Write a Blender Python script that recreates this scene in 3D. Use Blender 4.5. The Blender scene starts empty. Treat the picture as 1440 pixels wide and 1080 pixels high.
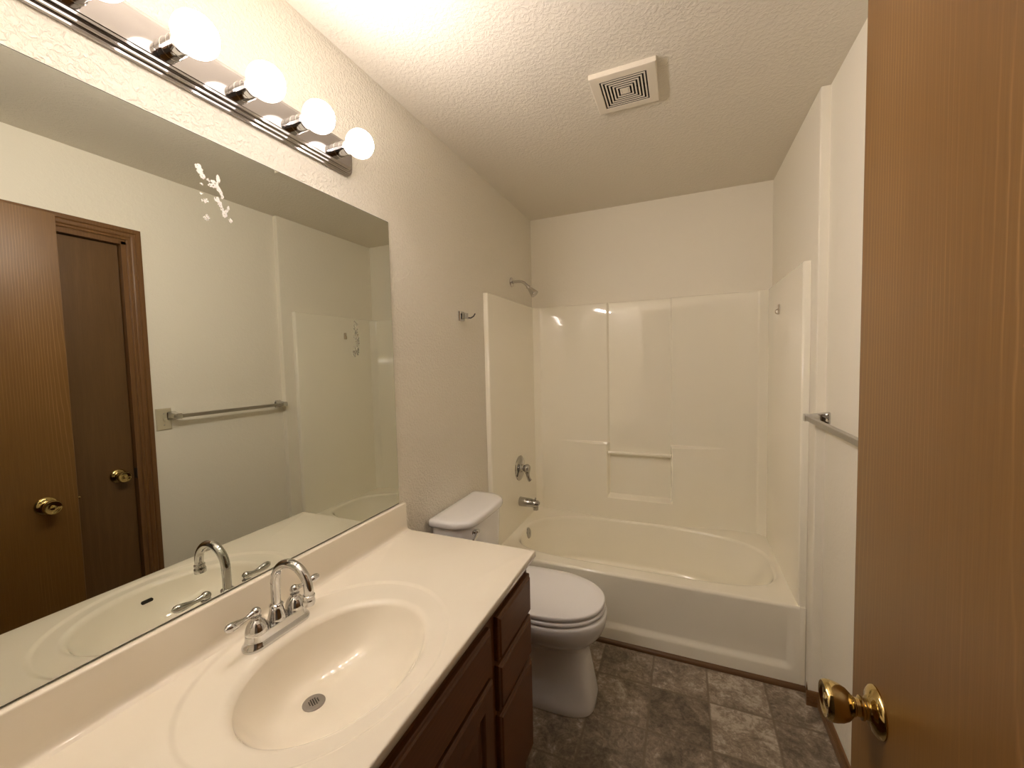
import bpy, bmesh, math, random
from mathutils import Vector, Matrix

random.seed(7)
scene = bpy.context.scene
COL = scene.collection
PI = math.pi

# ------------------------------------------------------------------ camera
cam_d = bpy.data.cameras.new('camera')
cam = bpy.data.objects.new('camera', cam_d)
COL.objects.link(cam)
R_ = Vector((0.92098477, 0.38886804, -0.02384752))
U_ = Vector((0.00087262, 0.05915101, 0.99824864))
F_ = Vector((-0.3895976, 0.9193926, -0.05413821))
M3 = Matrix((R_, U_, -F_)).transposed()
cam.matrix_world = Matrix.Translation((1.00956, -0.14853, 1.42855)) @ M3.to_4x4()
cam_d.sensor_fit = 'HORIZONTAL'
cam_d.sensor_width = 36.0
cam_d.lens = 567.77 * 36.0 / 1440.0
cam_d.clip_start = 0.02
scene.camera = cam

# ------------------------------------------------------------------ world / exposure
w = bpy.data.worlds.new('world')
scene.world = w
w.use_nodes = True
w.node_tree.nodes['Background'].inputs[0].default_value = (0.9, 0.8, 0.7, 1)
w.node_tree.nodes['Background'].inputs[1].default_value = 0.02
scene.view_settings.view_transform = 'Standard'
scene.view_settings.look = 'None'
scene.view_settings.exposure = 0.0
scene.view_settings.gamma = 1.0
scene.view_settings.use_curve_mapping = False
scene.cycles.max_bounces = 14
scene.cycles.diffuse_bounces = 8
scene.cycles.glossy_bounces = 8
scene.cycles.sample_clamp_indirect = 40.0
scene.cycles.caustics_reflective = True
scene.cycles.blur_glossy = 0.0

BULB_STRENGTH = 330.0
BULB_COLOR = (1.0, 0.885, 0.825, 1)

# ------------------------------------------------------------------ materials
def new_mat(name):
    m = bpy.data.materials.new(name)
    m.use_nodes = True
    nt = m.node_tree
    b = nt.nodes['Principled BSDF']
    return m, nt, b

def N(nt, typ, **kw):
    n = nt.nodes.new(typ)
    for k, v in kw.items():
        setattr(n, k, v)
    return n

def plain(name, color, rough=0.4, metal=0.0, coat=0.0, spec=None):
    m, nt, b = new_mat(name)
    b.inputs['Base Color'].default_value = (*color, 1)
    b.inputs['Roughness'].default_value = rough
    b.inputs['Metallic'].default_value = metal
    if coat:
        b.inputs['Coat Weight'].default_value = coat
        b.inputs['Coat Roughness'].default_value = 0.03
    if spec is not None:
        b.inputs['Specular IOR Level'].default_value = spec
    return m

def ramp(nt, stops):
    r = N(nt, 'ShaderNodeValToRGB')
    el = r.color_ramp.elements
    while len(el) > 1:
        el.remove(el[0])
    el[0].position = stops[0][0]
    el[0].color = (*stops[0][1], 1)
    for p, c in stops[1:]:
        e = el.new(p)
        e.color = (*c, 1)
    return r

def mapping(nt, scale, loc=(0, 0, 0)):
    tc = N(nt, 'ShaderNodeTexCoord')
    mp = N(nt, 'ShaderNodeMapping')
    mp.inputs['Scale'].default_value = scale
    mp.inputs['Location'].default_value = loc
    nt.links.new(tc.outputs['Object'], mp.inputs['Vector'])
    return mp

def noise(nt, vec, scale, detail=2.0, rough=0.5, dist=0.0):
    n = N(nt, 'ShaderNodeTexNoise')
    n.inputs['Scale'].default_value = scale
    n.inputs['Detail'].default_value = detail
    n.inputs['Roughness'].default_value = rough
    n.inputs['Distortion'].default_value = dist
    if vec is not None:
        nt.links.new(vec, n.inputs['Vector'])
    return n

def math_node(nt, op, a, b=None, c=None):
    n = N(nt, 'ShaderNodeMath', operation=op)
    for i, v in enumerate((a, b, c)):
        if v is None:
            continue
        if isinstance(v, (int, float)):
            n.inputs[i].default_value = v
        else:
            nt.links.new(v, n.inputs[i])
    return n.outputs[0]

def wall_paint(name, color, scale=75.0, strength=0.35, rough=0.55):
    """painted orange-peel plaster"""
    m, nt, b = new_mat(name)
    b.inputs['Base Color'].default_value = (*color, 1)
    b.inputs['Roughness'].default_value = rough
    b.inputs['Specular IOR Level'].default_value = 0.35
    mp = mapping(nt, (1, 1, 1))
    n1 = noise(nt, mp.outputs[0], scale, 3.0, 0.55, 0.6)
    r1 = ramp(nt, [(0.42, (0, 0, 0)), (0.62, (1, 1, 1))])
    nt.links.new(n1.outputs[0], r1.inputs[0])
    n2 = noise(nt, mp.outputs[0], scale * 4, 2.0, 0.5)
    s = math_node(nt, 'MULTIPLY_ADD', n2.outputs[0], 0.25, r1.outputs[0])
    bp = N(nt, 'ShaderNodeBump')
    bp.inputs['Strength'].default_value = strength
    bp.inputs['Distance'].default_value = 0.0028
    nt.links.new(s, bp.inputs['Height'])
    nt.links.new(bp.outputs[0], b.inputs['Normal'])
    return m

def wood(name, dark, mid, light, freq=50.0, warp=9.0, line=0.5, rough=0.38, coat=0.25, seed=0.0, up='z', pores=0.5, across=None, thin=False):
    """stained oak veneer, grain running along `up`, growth lines spaced along `across`"""
    m, nt, b = new_mat(name)
    across = across or {'z': 'y', 'y': 'z', 'x': 'z'}[up]
    ui, ai = 'xyz'.index(up), 'xyz'.index(across)
    sc = [0.4, 0.4, 0.4]
    sc[ui] = 0.28
    sc[ai] = 2.6
    mp = mapping(nt, sc, (seed, seed * 1.7, seed * 0.6))
    n1 = noise(nt, mp.outputs[0], 1.0, 2.0, 0.4, 0.2)
    sp = N(nt, 'ShaderNodeSeparateXYZ')
    tc = N(nt, 'ShaderNodeTexCoord')
    nt.links.new(tc.outputs['Object'], sp.inputs[0])
    sw = [30.0, 30.0, 30.0]
    sw[ui] = 9.0
    nw = noise(nt, mapping(nt, sw, (seed, 0, 0)).outputs[0], 1.0, 2.0, 0.5)
    ph = math_node(nt, 'MULTIPLY_ADD', n1.outputs[0], warp, math_node(nt, 'MULTIPLY', sp.outputs[ai], freq))
    ph = math_node(nt, 'MULTIPLY_ADD', nw.outputs[0], 0.6, ph)
    rings = math_node(nt, 'FRACT', ph)
    rr = ramp(nt, [(0.0, (0, 0, 0)), (0.5, (0.05,) * 3), (0.72, (1, 1, 1)), (0.82, (0.75,) * 3), (1.0, (0, 0, 0))])
    if thin:
        for e, p in zip(rr.color_ramp.elements, (0.0, 0.66, 0.76, 0.80, 0.92)):
            e.position = p
    nt.links.new(rings, rr.inputs[0])
    sc2 = [330.0, 330.0, 330.0]
    sc2[ui] = 9.0
    n2 = noise(nt, mapping(nt, sc2, (seed * 3, seed, seed)).outputs[0], 1.0, 3.0, 0.6)
    sc3 = [1.0, 1.0, 1.0]
    sc3[ui] = 0.25
    n3 = noise(nt, mapping(nt, sc3, (seed * 5 + 3, seed, 2)).outputs[0], 4.0, 2.0, 0.5)
    msk = ramp(nt, [(0.48 if thin else 0.40, (0.05,) * 3), (0.62, (1, 1, 1))])
    nt.links.new(n3.outputs[0], msk.inputs[0])
    fac = math_node(nt, 'MULTIPLY', rr.outputs[0], math_node(nt, 'MULTIPLY', msk.outputs[0], line))
    fac = math_node(nt, 'MULTIPLY', fac, math_node(nt, 'MULTIPLY_ADD', n2.outputs[0], 1.3, 0.1))
    base = N(nt, 'ShaderNodeMix', data_type='RGBA')
    base.inputs['A'].default_value = (*dark, 1)
    base.inputs['B'].default_value = (*mid, 1)
    pr = ramp(nt, [(0.3, (0, 0, 0)), (0.7, (1, 1, 1))])
    nt.links.new(n2.outputs[0], pr.inputs[0])
    nt.links.new(math_node(nt, 'MULTIPLY_ADD', pr.outputs[0], pores,
                           math_node(nt, 'MULTIPLY', n3.outputs[0], 1.0 - pores * 0.5)), base.inputs['Factor'])
    mx = N(nt, 'ShaderNodeMix', data_type='RGBA')
    nt.links.new(fac, mx.inputs['Factor'])
    nt.links.new(base.outputs['Result'], mx.inputs['A'])
    mx.inputs['B'].default_value = (*light, 1)
    nt.links.new(mx.outputs['Result'], b.inputs['Base Color'])
    b.inputs['Roughness'].default_value = rough
    b.inputs['Specular IOR Level'].default_value = 0.32
    b.inputs['Coat Weight'].default_value = coat
    b.inputs['Coat Roughness'].default_value = 0.3
    bp = N(nt, 'ShaderNodeBump')
    bp.inputs['Strength'].default_value = 0.12
    bp.inputs['Distance'].default_value = 0.0006
    nt.links.new(n2.outputs[0], bp.inputs['Height'])
    nt.links.new(bp.outputs[0], b.inputs['Normal'])
    return m

def vinyl_tiles():
    m, nt, b = new_mat('vinyl_tile')
    tc = N(nt, 'ShaderNodeTexCoord')
    sp = N(nt, 'ShaderNodeSeparateXYZ')
    nt.links.new(tc.outputs['Object'], sp.inputs[0])
    T = 0.2275
    u = math_node(nt, 'DIVIDE', math_node(nt, 'SUBTRACT', sp.outputs[0], 0.8805 - 10 * T), T)
    v = math_node(nt, 'DIVIDE', math_node(nt, 'SUBTRACT', sp.outputs[1], 1.632 - 20 * T), T)
    fu, fv = math_node(nt, 'FRACT', u), math_node(nt, 'FRACT', v)
    iu, iv = math_node(nt, 'FLOOR', u), math_node(nt, 'FLOOR', v)
    du = math_node(nt, 'MINIMUM', fu, math_node(nt, 'SUBTRACT', 1.0, fu))
    dv = math_node(nt, 'MINIMUM', fv, math_node(nt, 'SUBTRACT', 1.0, fv))
    d = math_node(nt, 'MINIMUM', du, dv)
    g = ramp(nt, [(0.012, (1, 1, 1)), (0.026, (0, 0, 0))])
    nt.links.new(d, g.inputs[0])
    cb = N(nt, 'ShaderNodeCombineXYZ')
    nt.links.new(iu, cb.inputs[0]); nt.links.new(iv, cb.inputs[1])
    wn = N(nt, 'ShaderNodeTexWhiteNoise')
    nt.links.new(cb.outputs[0], wn.inputs['Vector'])
    # mottled stone, shifted per tile
    va = N(nt, 'ShaderNodeVectorMath', operation='MULTIPLY_ADD')
    nt.links.new(wn.outputs['Color'], va.inputs[0])
    va.inputs[1].default_value = (9, 9, 9)
    nt.links.new(tc.outputs['Object'], va.inputs[2])
    n1 = noise(nt, va.outputs[0], 9.0, 7.0, 0.68, 1.2)
    n2 = noise(nt, va.outputs[0], 60.0, 5.0, 0.7, 0.6)
    n3 = noise(nt, va.outputs[0], 5.0, 2.0, 0.5, 0.4)
    s = math_node(nt, 'MULTIPLY_ADD', n2.outputs[0], 0.5, math_node(nt, 'MULTIPLY_ADD', n1.outputs[0], 0.65, math_node(nt, 'MULTIPLY', n3.outputs[0], 0.25)))
    s = math_node(nt, 'MULTIPLY_ADD', math_node(nt, 'SUBTRACT', wn.outputs['Value'], 0.5), 0.14, s)
    cr = ramp(nt, [(0.54, (0.080, 0.060, 0.040)), (0.66, (0.168, 0.130, 0.093)), (0.76, (0.265, 0.215, 0.160)), (0.86, (0.46, 0.40, 0.325))])
    nt.links.new(s, cr.inputs[0])
    mx = N(nt, 'ShaderNodeMix', data_type='RGBA')
    nt.links.new(math_node(nt, 'MULTIPLY', g.outputs[0], 0.8), mx.inputs['Factor'])
    nt.links.new(cr.outputs[0], mx.inputs['A'])
    mx.inputs['B'].default_value = (0.15, 0.112, 0.075, 1)
    nt.links.new(mx.outputs['Result'], b.inputs['Base Color'])
    b.inputs['Roughness'].default_value = 0.5
    bp = N(nt, 'ShaderNodeBump')
    bp.inputs['Strength'].default_value = 0.4
    bp.inputs['Distance'].default_value = 0.001
    nt.links.new(math_node(nt, 'SUBTRACT', math_node(nt, 'MULTIPLY', n2.outputs[0], 0.4), g.outputs[0]), bp.inputs['Height'])
    nt.links.new(bp.outputs[0], b.inputs['Normal'])
    return m

def marble(name, color, color2, rough):
    m, nt, b = new_mat(name)
    mp = mapping(nt, (1, 1, 1))
    n = noise(nt, mp.outputs[0], 3.0, 4.0, 0.5, 1.0)
    cr = ramp(nt, [(0.35, color2), (0.65, color)])
    nt.links.new(n.outputs[0], cr.inputs[0])
    nt.links.new(cr.outputs[0], b.inputs['Base Color'])
    b.inputs['Roughness'].default_value = rough
    b.inputs['Coat Weight'].default_value = 0.3
    b.inputs['Coat Roughness'].default_value = 0.02
    return m

def bulb_mat():
    """opal LED globe: bright front, dim collar towards the cap"""
    m, nt, b = new_mat('opal_bulb')
    b.inputs['Base Color'].default_value = (0.9, 0.9, 0.88, 1)
    b.inputs['Roughness'].default_value = 0.25
    tc = N(nt, 'ShaderNodeTexCoord')
    sp = N(nt, 'ShaderNodeSeparateXYZ')
    nt.links.new(tc.outputs['Object'], sp.inputs[0])
    mr = N(nt, 'ShaderNodeMapRange')
    mr.inputs['From Min'].default_value = -0.036
    mr.inputs['From Max'].default_value = 0.0405
    mr.inputs['To Min'].default_value = 0.12
    mr.inputs['To Max'].default_value = 1.0
    nt.links.new(sp.outputs[0], mr.inputs['Value'])
    st = math_node(nt, 'MULTIPLY', math_node(nt, 'MAXIMUM', math_node(nt, 'POWER', mr.outputs[0], 5.6), 0.006), BULB_STRENGTH)
    b.inputs['Emission Color'].default_value = BULB_COLOR
    nt.links.new(st, b.inputs['Emission Strength'])
    return m

M = {}
M['wall'] = wall_paint('wall_paint', (0.84, 0.80, 0.695), 105, 0.75)
M['wall_smooth'] = wall_paint('wall_paint_smooth', (0.84, 0.80, 0.695), 60, 0.10)
M['ceiling'] = wall_paint('ceiling_paint', (0.72, 0.675, 0.585), 75, 0.36, 0.7)
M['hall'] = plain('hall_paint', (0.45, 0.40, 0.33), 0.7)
M['floor'] = vinyl_tiles()
M['door'] = wood('door_oak', (0.115, 0.050, 0.009), (0.165, 0.079, 0.017), (0.34, 0.19, 0.075), freq=80, warp=34, line=0.72, coat=0.22, seed=5.9, thin=True)
M['closet'] = wood('closet_oak', (0.10, 0.050, 0.016), (0.14, 0.072, 0.024), (0.19, 0.10, 0.04), freq=30, warp=10, line=0.3, seed=7.1)
M['trim'] = wood('trim_oak', (0.12, 0.054, 0.017), (0.18, 0.086, 0.029), (0.23, 0.12, 0.045), freq=90, warp=8, line=0.5, seed=4.4)
M['trim_h'] = wood('trim_oak_horizontal', (0.12, 0.054, 0.017), (0.18, 0.086, 0.029), (0.23, 0.12, 0.045), freq=90, warp=8, line=0.5, seed=1.4, up='y')
M['shoe'] = wood('shoe_moulding', (0.09, 0.042, 0.015), (0.13, 0.064, 0.024), (0.16, 0.08, 0.032), freq=90, warp=8, line=0.4, seed=3.4, up='x')
M['cabinet'] = wood('cabinet_oak', (0.100, 0.032, 0.006), (0.145, 0.051, 0.011), (0.18, 0.068, 0.017), freq=60, warp=10, line=0.4, rough=0.42, coat=0.1, seed=5.2)
M['cabinet_h'] = wood('cabinet_oak_horizontal', (0.100, 0.032, 0.006), (0.145, 0.051, 0.011), (0.18, 0.068, 0.017), freq=60, warp=10, line=0.4, rough=0.42, coat=0.1, seed=6.2, up='y')
M['cabinet_dark'] = plain('toe_kick_wood', (0.10, 0.036, 0.012), 0.5)  # plain dark brown wood of the toe kick, one even colour
M['counter'] = marble('bone_cultured_marble', (0.83, 0.775, 0.665), (0.81, 0.75, 0.635), 0.05)
M['tub'] = plain('bone_fibreglass', (0.875, 0.84, 0.725), 0.055, coat=0.4)
M['porcelain'] = plain('white_porcelain', (0.81, 0.81, 0.82), 0.10, coat=0.5)
M['seat_plastic'] = plain('white_seat_plastic', (0.81, 0.80, 0.81), 0.18)
M['chrome'] = plain('chrome', (0.63, 0.63, 0.63), 0.06, 1.0)
M['chrome_soft'] = plain('soft_chrome', (0.62, 0.60, 0.58), 0.20, 1.0)
M['bar_metal'] = plain('towel_bar_metal', (0.47, 0.45, 0.42), 0.30, 1.0)
M['bar_chrome'] = plain('light_bar_chrome', (0.50, 0.475, 0.47), 0.09, 1.0)
M['bath_chrome'] = plain('bath_chrome', (0.46, 0.45, 0.43), 0.07, 1.0)
M['brass'] = plain('polished_brass', (0.58, 0.44, 0.19), 0.10, 1.0)
M['steel'] = plain('drain_steel', (0.42, 0.40, 0.38), 0.38, 1.0)
M['black'] = plain('dark_hole', (0.012, 0.010, 0.008), 0.6)
M['dark_metal'] = plain('dark_hook_metal', (0.03, 0.027, 0.024), 0.35)
M['almond'] = plain('almond_plastic', (0.55, 0.49, 0.35), 0.3)
M['vent'] = plain('vent_plastic', (0.72, 0.66, 0.55), 0.4)
M['bulb'] = bulb_mat()
M['mirror'] = plain('mirror_glass', (0.66, 0.68, 0.62), 0.0, 1.0)
M['mirror_edge'] = plain('mirror_edge', (0.10, 0.11, 0.09), 0.2, 0.3)
M['flake'] = plain('flaked_silvering', (0.90, 0.89, 0.86), 0.6)
M['tarnish'] = plain('tarnish', (0.30, 0.29, 0.22), 0.5)
M['clear_hook'] = plain('translucent_hook_plastic', (0.52, 0.44, 0.34), 0.2)

# ------------------------------------------------------------------ mesh helpers
class MB:
    def __init__(self):
        self.v, self.f, self.mi = [], [], []

    def add(self, verts, faces, mi=0):
        o = len(self.v)
        self.v += [tuple(p) for p in verts]
        for f in faces:
            self.f.append([i + o for i in f]); self.mi.append(mi)

    def box(self, x0, x1, y0, y1, z0, z1, mi=0, bev=0.0, seg=2):
        if bev <= 0:
            v = [(x, y, z) for x in (x0, x1) for y in (y0, y1) for z in (z0, z1)]
            self.add(v, [(0, 1, 3, 2), (4, 6, 7, 5), (0, 4, 5, 1), (2, 3, 7, 6), (0, 2, 6, 4), (1, 5, 7, 3)], mi)
            return
        bm = bmesh.new()
        bmesh.ops.create_cube(bm, size=1.0)
        for p in bm.verts:
            p.co = ((x0 + x1) / 2 + p.co.x * (x1 - x0), (y0 + y1) / 2 + p.co.y * (y1 - y0), (z0 + z1) / 2 + p.co.z * (z1 - z0))
        bmesh.ops.bevel(bm, geom=bm.edges[:], offset=bev, segments=seg, profile=0.5, affect='EDGES')
        bm.verts.index_update()
        self.add([p.co[:] for p in bm.verts], [[q.index for q in f.verts] for f in bm.faces], mi)
        bm.free()

    def loft(self, loops, cap0=True, cap1=True, mi=0, closed=True):
        n = len(loops[0])
        v = [p for l in loops for p in l]
        f = []
        m = n if closed else n - 1
        for i in range(len(loops) - 1):
            for j in range(m):
                a, b = i * n + j, i * n + (j + 1) % n
                f.append((a, b, b + n, a + n))
        if cap0:
            f.append(tuple(range(n - 1, -1, -1)))
        if cap1:
            f.append(tuple(range((len(loops) - 1) * n, len(loops) * n)))
        self.add(v, f, mi)

    def lathe(self, prof, origin, axis=(0, 0, 1), n=40, mi=0, cap0=True, cap1=True):
        a = Vector(axis).normalized()
        e = Vector((0, 0, 1)) if abs(a.z) < 0.9 else Vector((1, 0, 0))
        p = a.cross(e).normalized(); q = a.cross(p)
        o = Vector(origin)
        loops = []
        for r, h in prof:
            r = max(r, 1e-5)
            loops.append([o + a * h + (p * math.cos(t) + q * math.sin(t)) * r for t in [2 * PI * k / n for k in range(n)]])
        self.loft(loops, cap0, cap1, mi)

    def tube(self, pts, radii, n=18, mi=0):
        pts = [Vector(p) for p in pts]
        if isinstance(radii, (int, float)):
            radii = [radii] * len(pts)
        t0 = (pts[1] - pts[0]).normalized()
        e = Vector((0, 0, 1)) if abs(t0.z) < 0.9 else Vector((0, 1, 0))
        p = t0.cross(e).normalized()
        loops = []
        for i, c in enumerate(pts):
            if i == 0: t = pts[1] - pts[0]
            elif i == len(pts) - 1: t = pts[-1] - pts[-2]
            else: t = pts[i + 1] - pts[i - 1]
            t.normalize()
            p = (p - t * p.dot(t)).normalized()
            q = t.cross(p)
            loops.append([c + (p * math.cos(a) + q * math.sin(a)) * radii[i] for a in [2 * PI * k / n for k in range(n)]])
        self.loft(loops, True, True, mi)

    def grid(self, P, mi=0):
        nu, nv = len(P), len(P[0])
        v = [p for row in P for p in row]
        f = [(i * nv + j, (i + 1) * nv + j, (i + 1) * nv + j + 1, i * nv + j + 1) for i in range(nu - 1) for j in range(nv - 1)]
        self.add(v, f, mi)

    def build(self, name, mats, parent=None, smooth=True, angle=35, loc=None, recalc=True):
        me = bpy.data.meshes.new(name)
        me.from_pydata(self.v, [], self.f)
        if not isinstance(mats, (list, tuple)):
            mats = [mats]
        for m in mats:
            me.materials.append(m)
        me.polygons.foreach_set('material_index', self.mi)
        if recalc:
            bm = bmesh.new(); bm.from_mesh(me)
            bmesh.ops.remove_doubles(bm, verts=bm.verts, dist=1e-6)
            bmesh.ops.recalc_face_normals(bm, faces=bm.faces)
            bm.to_mesh(me); bm.free()
        if smooth:
            me.polygons.foreach_set('use_smooth', [True] * len(me.polygons))
            me.set_sharp_from_angle(angle=math.radians(angle))
        me.update()
        o = bpy.data.objects.new(name, me)
        COL.objects.link(o)
        if parent is not None:
            o.parent = parent
            wl = Vector(parent.location)
            pp = parent.parent
            while pp is not None:
                wl += Vector(pp.location); pp = pp.parent
            o.location = (Vector(loc) if loc else Vector((0, 0, 0))) - wl
        elif loc:
            o.location = loc
        return o

def tag(o, label, cat, group=None):
    o['label'] = label; o['category'] = cat
    if group: o['group'] = group
    return o

def thing(name, loc, label, cat, group=None):
    o = bpy.data.objects.new(name, None)
    o.empty_display_size = 0.05
    COL.objects.link(o)
    o.location = loc
    return tag(o, label, cat, group)

def struct(o, label=None, cat=None):
    o['kind'] = 'structure'
    if label: o['label'] = label
    if cat: o['category'] = cat
    return o

def sstep(a, b, x):
    if a == b: return 1.0 if x >= a else 0.0
    t = min(1.0, max(0.0, (x - a) / (b - a)))
    return t * t * (3 - 2 * t)

def lerp(a, b, t): return a + (b - a) * t

# ------------------------------------------------------------------ room measures (metres)
H = 2.44
YB = 2.6426          # back wall
XR = 1.5235          # right wall, near part
XA = 1.491           # right wall inside the alcove
YJ = 1.772           # where it jogs
YF = -0.115          # entry wall
DX0, DX1 = 0.58, 1.315   # entry doorway
CY0, CY1, CZ = 0.255, 0.972, 2.062   # closet doorway
T = 0.11

# ------------------------------------------------------------------ structure
b = MB(); b.box(-0.4, 2.0, -1.5, YB + T, -0.05, 0.0)
struct(b.build('floor', M['floor'], smooth=False), 'grey brown stone patterned vinyl tile floor', 'floor')
b = MB(); b.box(-0.4, 2.0, -1.5, YB + T, H, H + 0.05)
struct(b.build('ceiling', M['ceiling'], smooth=False), 'textured off white ceiling', 'ceiling')
b = MB(); b.box(-T, 0, YF - T, YB + T, 0, H)
struct(b.build('wall_left', M['wall'], smooth=False), 'textured off white wall behind the mirror and toilet', 'wall')
b = MB(); b.box(0, XA, YB, YB + T, 0, H)
struct(b.build('wall_back', M['wall_smooth'], smooth=False), 'off white wall above the back of the tub surround', 'wall')
b = MB()
b.box(XR, XR + T, CY1, YJ, 0, H)
b.box(XR, XR + T, CY0, CY1, CZ, H)
b.box(XR, XR + T, YF, CY0, 0, H)
b.box(XA, XR + T, YJ, YB + T, 0, H, bev=0.004)
struct(b.build('wall_right', M['wall_smooth'], smooth=False), 'off white right wall stepping in at the tub alcove', 'wall')
b = MB()
b.box(0, DX0, YF - T, YF, 0, H)
b.box(DX1, XR + T, YF - T, YF, 0, H)
b.box(DX0, DX1, YF - T, YF, 2.075, H)
struct(b.build('wall_front', M['wall_smooth'], smooth=False), 'off white entry wall with the doorway', 'wall')
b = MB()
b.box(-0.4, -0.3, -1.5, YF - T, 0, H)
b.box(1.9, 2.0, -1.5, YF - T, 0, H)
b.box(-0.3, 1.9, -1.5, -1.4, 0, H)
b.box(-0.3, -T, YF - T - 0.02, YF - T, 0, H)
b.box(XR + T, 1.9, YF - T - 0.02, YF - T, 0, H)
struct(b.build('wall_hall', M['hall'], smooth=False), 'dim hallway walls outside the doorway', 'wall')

# closet recess so that nothing is open behind the closet door
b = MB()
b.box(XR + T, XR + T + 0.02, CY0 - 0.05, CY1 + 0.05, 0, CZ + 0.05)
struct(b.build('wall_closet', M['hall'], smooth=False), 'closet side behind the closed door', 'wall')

# casing profile: (across, out) from inner edge outwards
CAS = [(0, 0), (0, 0.007), (0.004, 0.010), (0.010, 0.010), (0.013, 0.0075), (0.017, 0.0115), (0.024, 0.014), (0.031, 0.0145), (0.035, 0.011), (0.039, 0.0155), (0.050, 0.017), (0.056, 0.016), (0.058, 0.012), (0.058, 0)]

def casing(bm, inner0, inner1, top, place):
    """U-shaped mitred casing; place(across, up, out) -> xyz"""
    st = []
    st.append([place(inner1 + a, 0.0, o) for a, o in CAS])
    st.append([place(inner1 + a, top + a, o) for a, o in CAS])
    st.append([place(inner0 - a, top + a, o) for a, o in CAS])
    st.append([place(inner0 - a, 0.0, o) for a, o in CAS])
    bm.loft(st, True, True)

b = MB()
casing(b, CY0 - 0.003 + 0.008, CY1 + 0.005, CZ + 0.008, lambda a, u, o: (XR - o, a, u))
# jambs and stop inside the opening
b.box(XR - 0.002, XR + T, CY1 - 0.014, CY1 + 0.010, 0, CZ)
b.box(XR - 0.002, XR + T, CY0 - 0.004, CY0 + 0.014, 0, CZ)
b.box(XR - 0.002, XR + T, CY0, CY1 + 0.010, CZ - 0.014, CZ + 0.012)
struct(b.build('trim_1', M['trim'], smooth=True, angle=25), 'brown oak casing around the closet door', 'trim')

b = MB()
casing(b, DX0 + 0.005, DX1 - 0.005, 2.075, lambda a, u, o: (a, YF + o * 0.8, u))
b.box(DX0, DX0 + 0.018, YF - T, YF, 0, 2.075)
b.box(DX1 - 0.018, DX1, YF - T, YF, 0, 2.075)
b.box(DX0, DX1, YF - T, YF, 2.057, 2.075)
struct(b.build('trim_2', M['trim'], smooth=True, angle=25), 'brown oak casing of the entry doorway', 'trim')

# baseboards: ribbed oak
BP = [(0, 0), (0.012, 0), (0.012, 0.018), (0.0070, 0.0198), (0.012, 0.021), (0.012, 0.028), (0.0070, 0.0298), (0.012, 0.031), (0.012, 0.037), (0.0065, 0.0385), (0.0105, 0.040), (0.009, 0.048), (0.005, 0.056), (0, 0.058)]
b = MB()
b.loft([[(XR - d, 1.036, z) for d, z in BP], [(XR - d, YJ - d, z) for d, z in BP], [(1.474, YJ - d, z) for d, z in BP]], True, True)
b.loft([[(1.474, YJ - 0.004, 0.058), (1.480, YJ - 0.004, 0.058), (1.4765, YJ - 0.003, 0.095)], [(1.474, YJ, 0.058), (1.480, YJ, 0.058), (1.4765, YJ, 0.095)]])
struct(b.build('baseboard_right', M['trim_h'], angle=20), 'ribbed oak baseboard turning the corner at the tub end', 'baseboard')
b = MB()
b.loft([[(d, 1.108, z) for d, z in BP], [(d, 1.845, z) for d, z in BP]], True, True)
struct(b.build('baseboard_left', M['trim_h'], angle=20), 'ribbed oak baseboard behind the toilet', 'baseboard')
qr = [(0, 0), (-0.016, 0), (-0.016, 0.006), (-0.0135, 0.013), (-0.008, 0.0175), (0, 0.019)]
b = MB()
b.loft([[(x, 1.8465 + y, z) for y, z in qr] for x in (0.013, XA - 0.001)], True, True)
struct(b.build('baseboard_tub', M['shoe'], angle=40), 'thin brown shoe moulding along the foot of the tub', 'baseboard')

# ------------------------------------------------------------------ doors
def knob(parent, face_x, y, z, s=-1, lockable=True):
    """polished brass tulip knob on a door face, pointing along s*x"""
    ax = (s, 0, 0)
    k = MB()
    k.lathe([(0.0, 0.0), (0.033, 0.0), (0.0335, 0.002), (0.032, 0.005), (0.026, 0.0085), (0.019, 0.010), (0.017, 0.012), (0.014, 0.0125)], (face_x, y, z), ax, 48)
    rose = k.build('knob_rose', M['brass'], parent)
    k = MB()
    k.lathe([(0.0135, 0.008), (0.0135, 0.016), (0.0155, 0.0175), (0.0155, 0.020), (0.012, 0.0215), (0.0115, 0.026), (0.0135, 0.0275), (0.0135, 0.029), (0.016, 0.031),
             (0.021, 0.036), (0.0245, 0.043), (0.0262, 0.050), (0.0268, 0.056), (0.0262, 0.0605), (0.024, 0.0635), (0.021, 0.0635), (0.0175, 0.0612), (0.0135, 0.0600), (0.009, 0.0600), (0.0085, 0.0615), (0.004, 0.063), (0.0, 0.0632)],
            (face_x, y, z), ax, 48)
    return k.build('door_knob', M['brass'], parent)

b = MB(); b.box(1.265, 1.300, -0.062, 0.648, 0.012, 2.052, bev=0.0015, seg=1)
d1 = struct(b.build('door_1', M['door'], angle=30), 'oak veneer entry door standing open along the right side', 'door')
d1['label'] = 'oak veneer entry door standing open along the right side'
knob(d1, 1.265, 0.556, 0.918)
b = MB(); b.box(1.272, 1.293, 0.6475, 0.650, 0.89, 0.946); b.lathe([(0.006, 0), (0.006, 0.008), (0.004, 0.010)], (1.2825, 0.649, 0.918), (0, 1, 0), 16)
b.build('latch_plate', M['brass'], d1)
for hz in (0.25, 1.03, 1.85):
    b = MB()
    b.lathe([(0.006, 0), (0.006, 0.085)], (1.303, -0.068, hz), (0, 0, 1), 14)
    b.build('hinge', M['brass'], d1)

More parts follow.
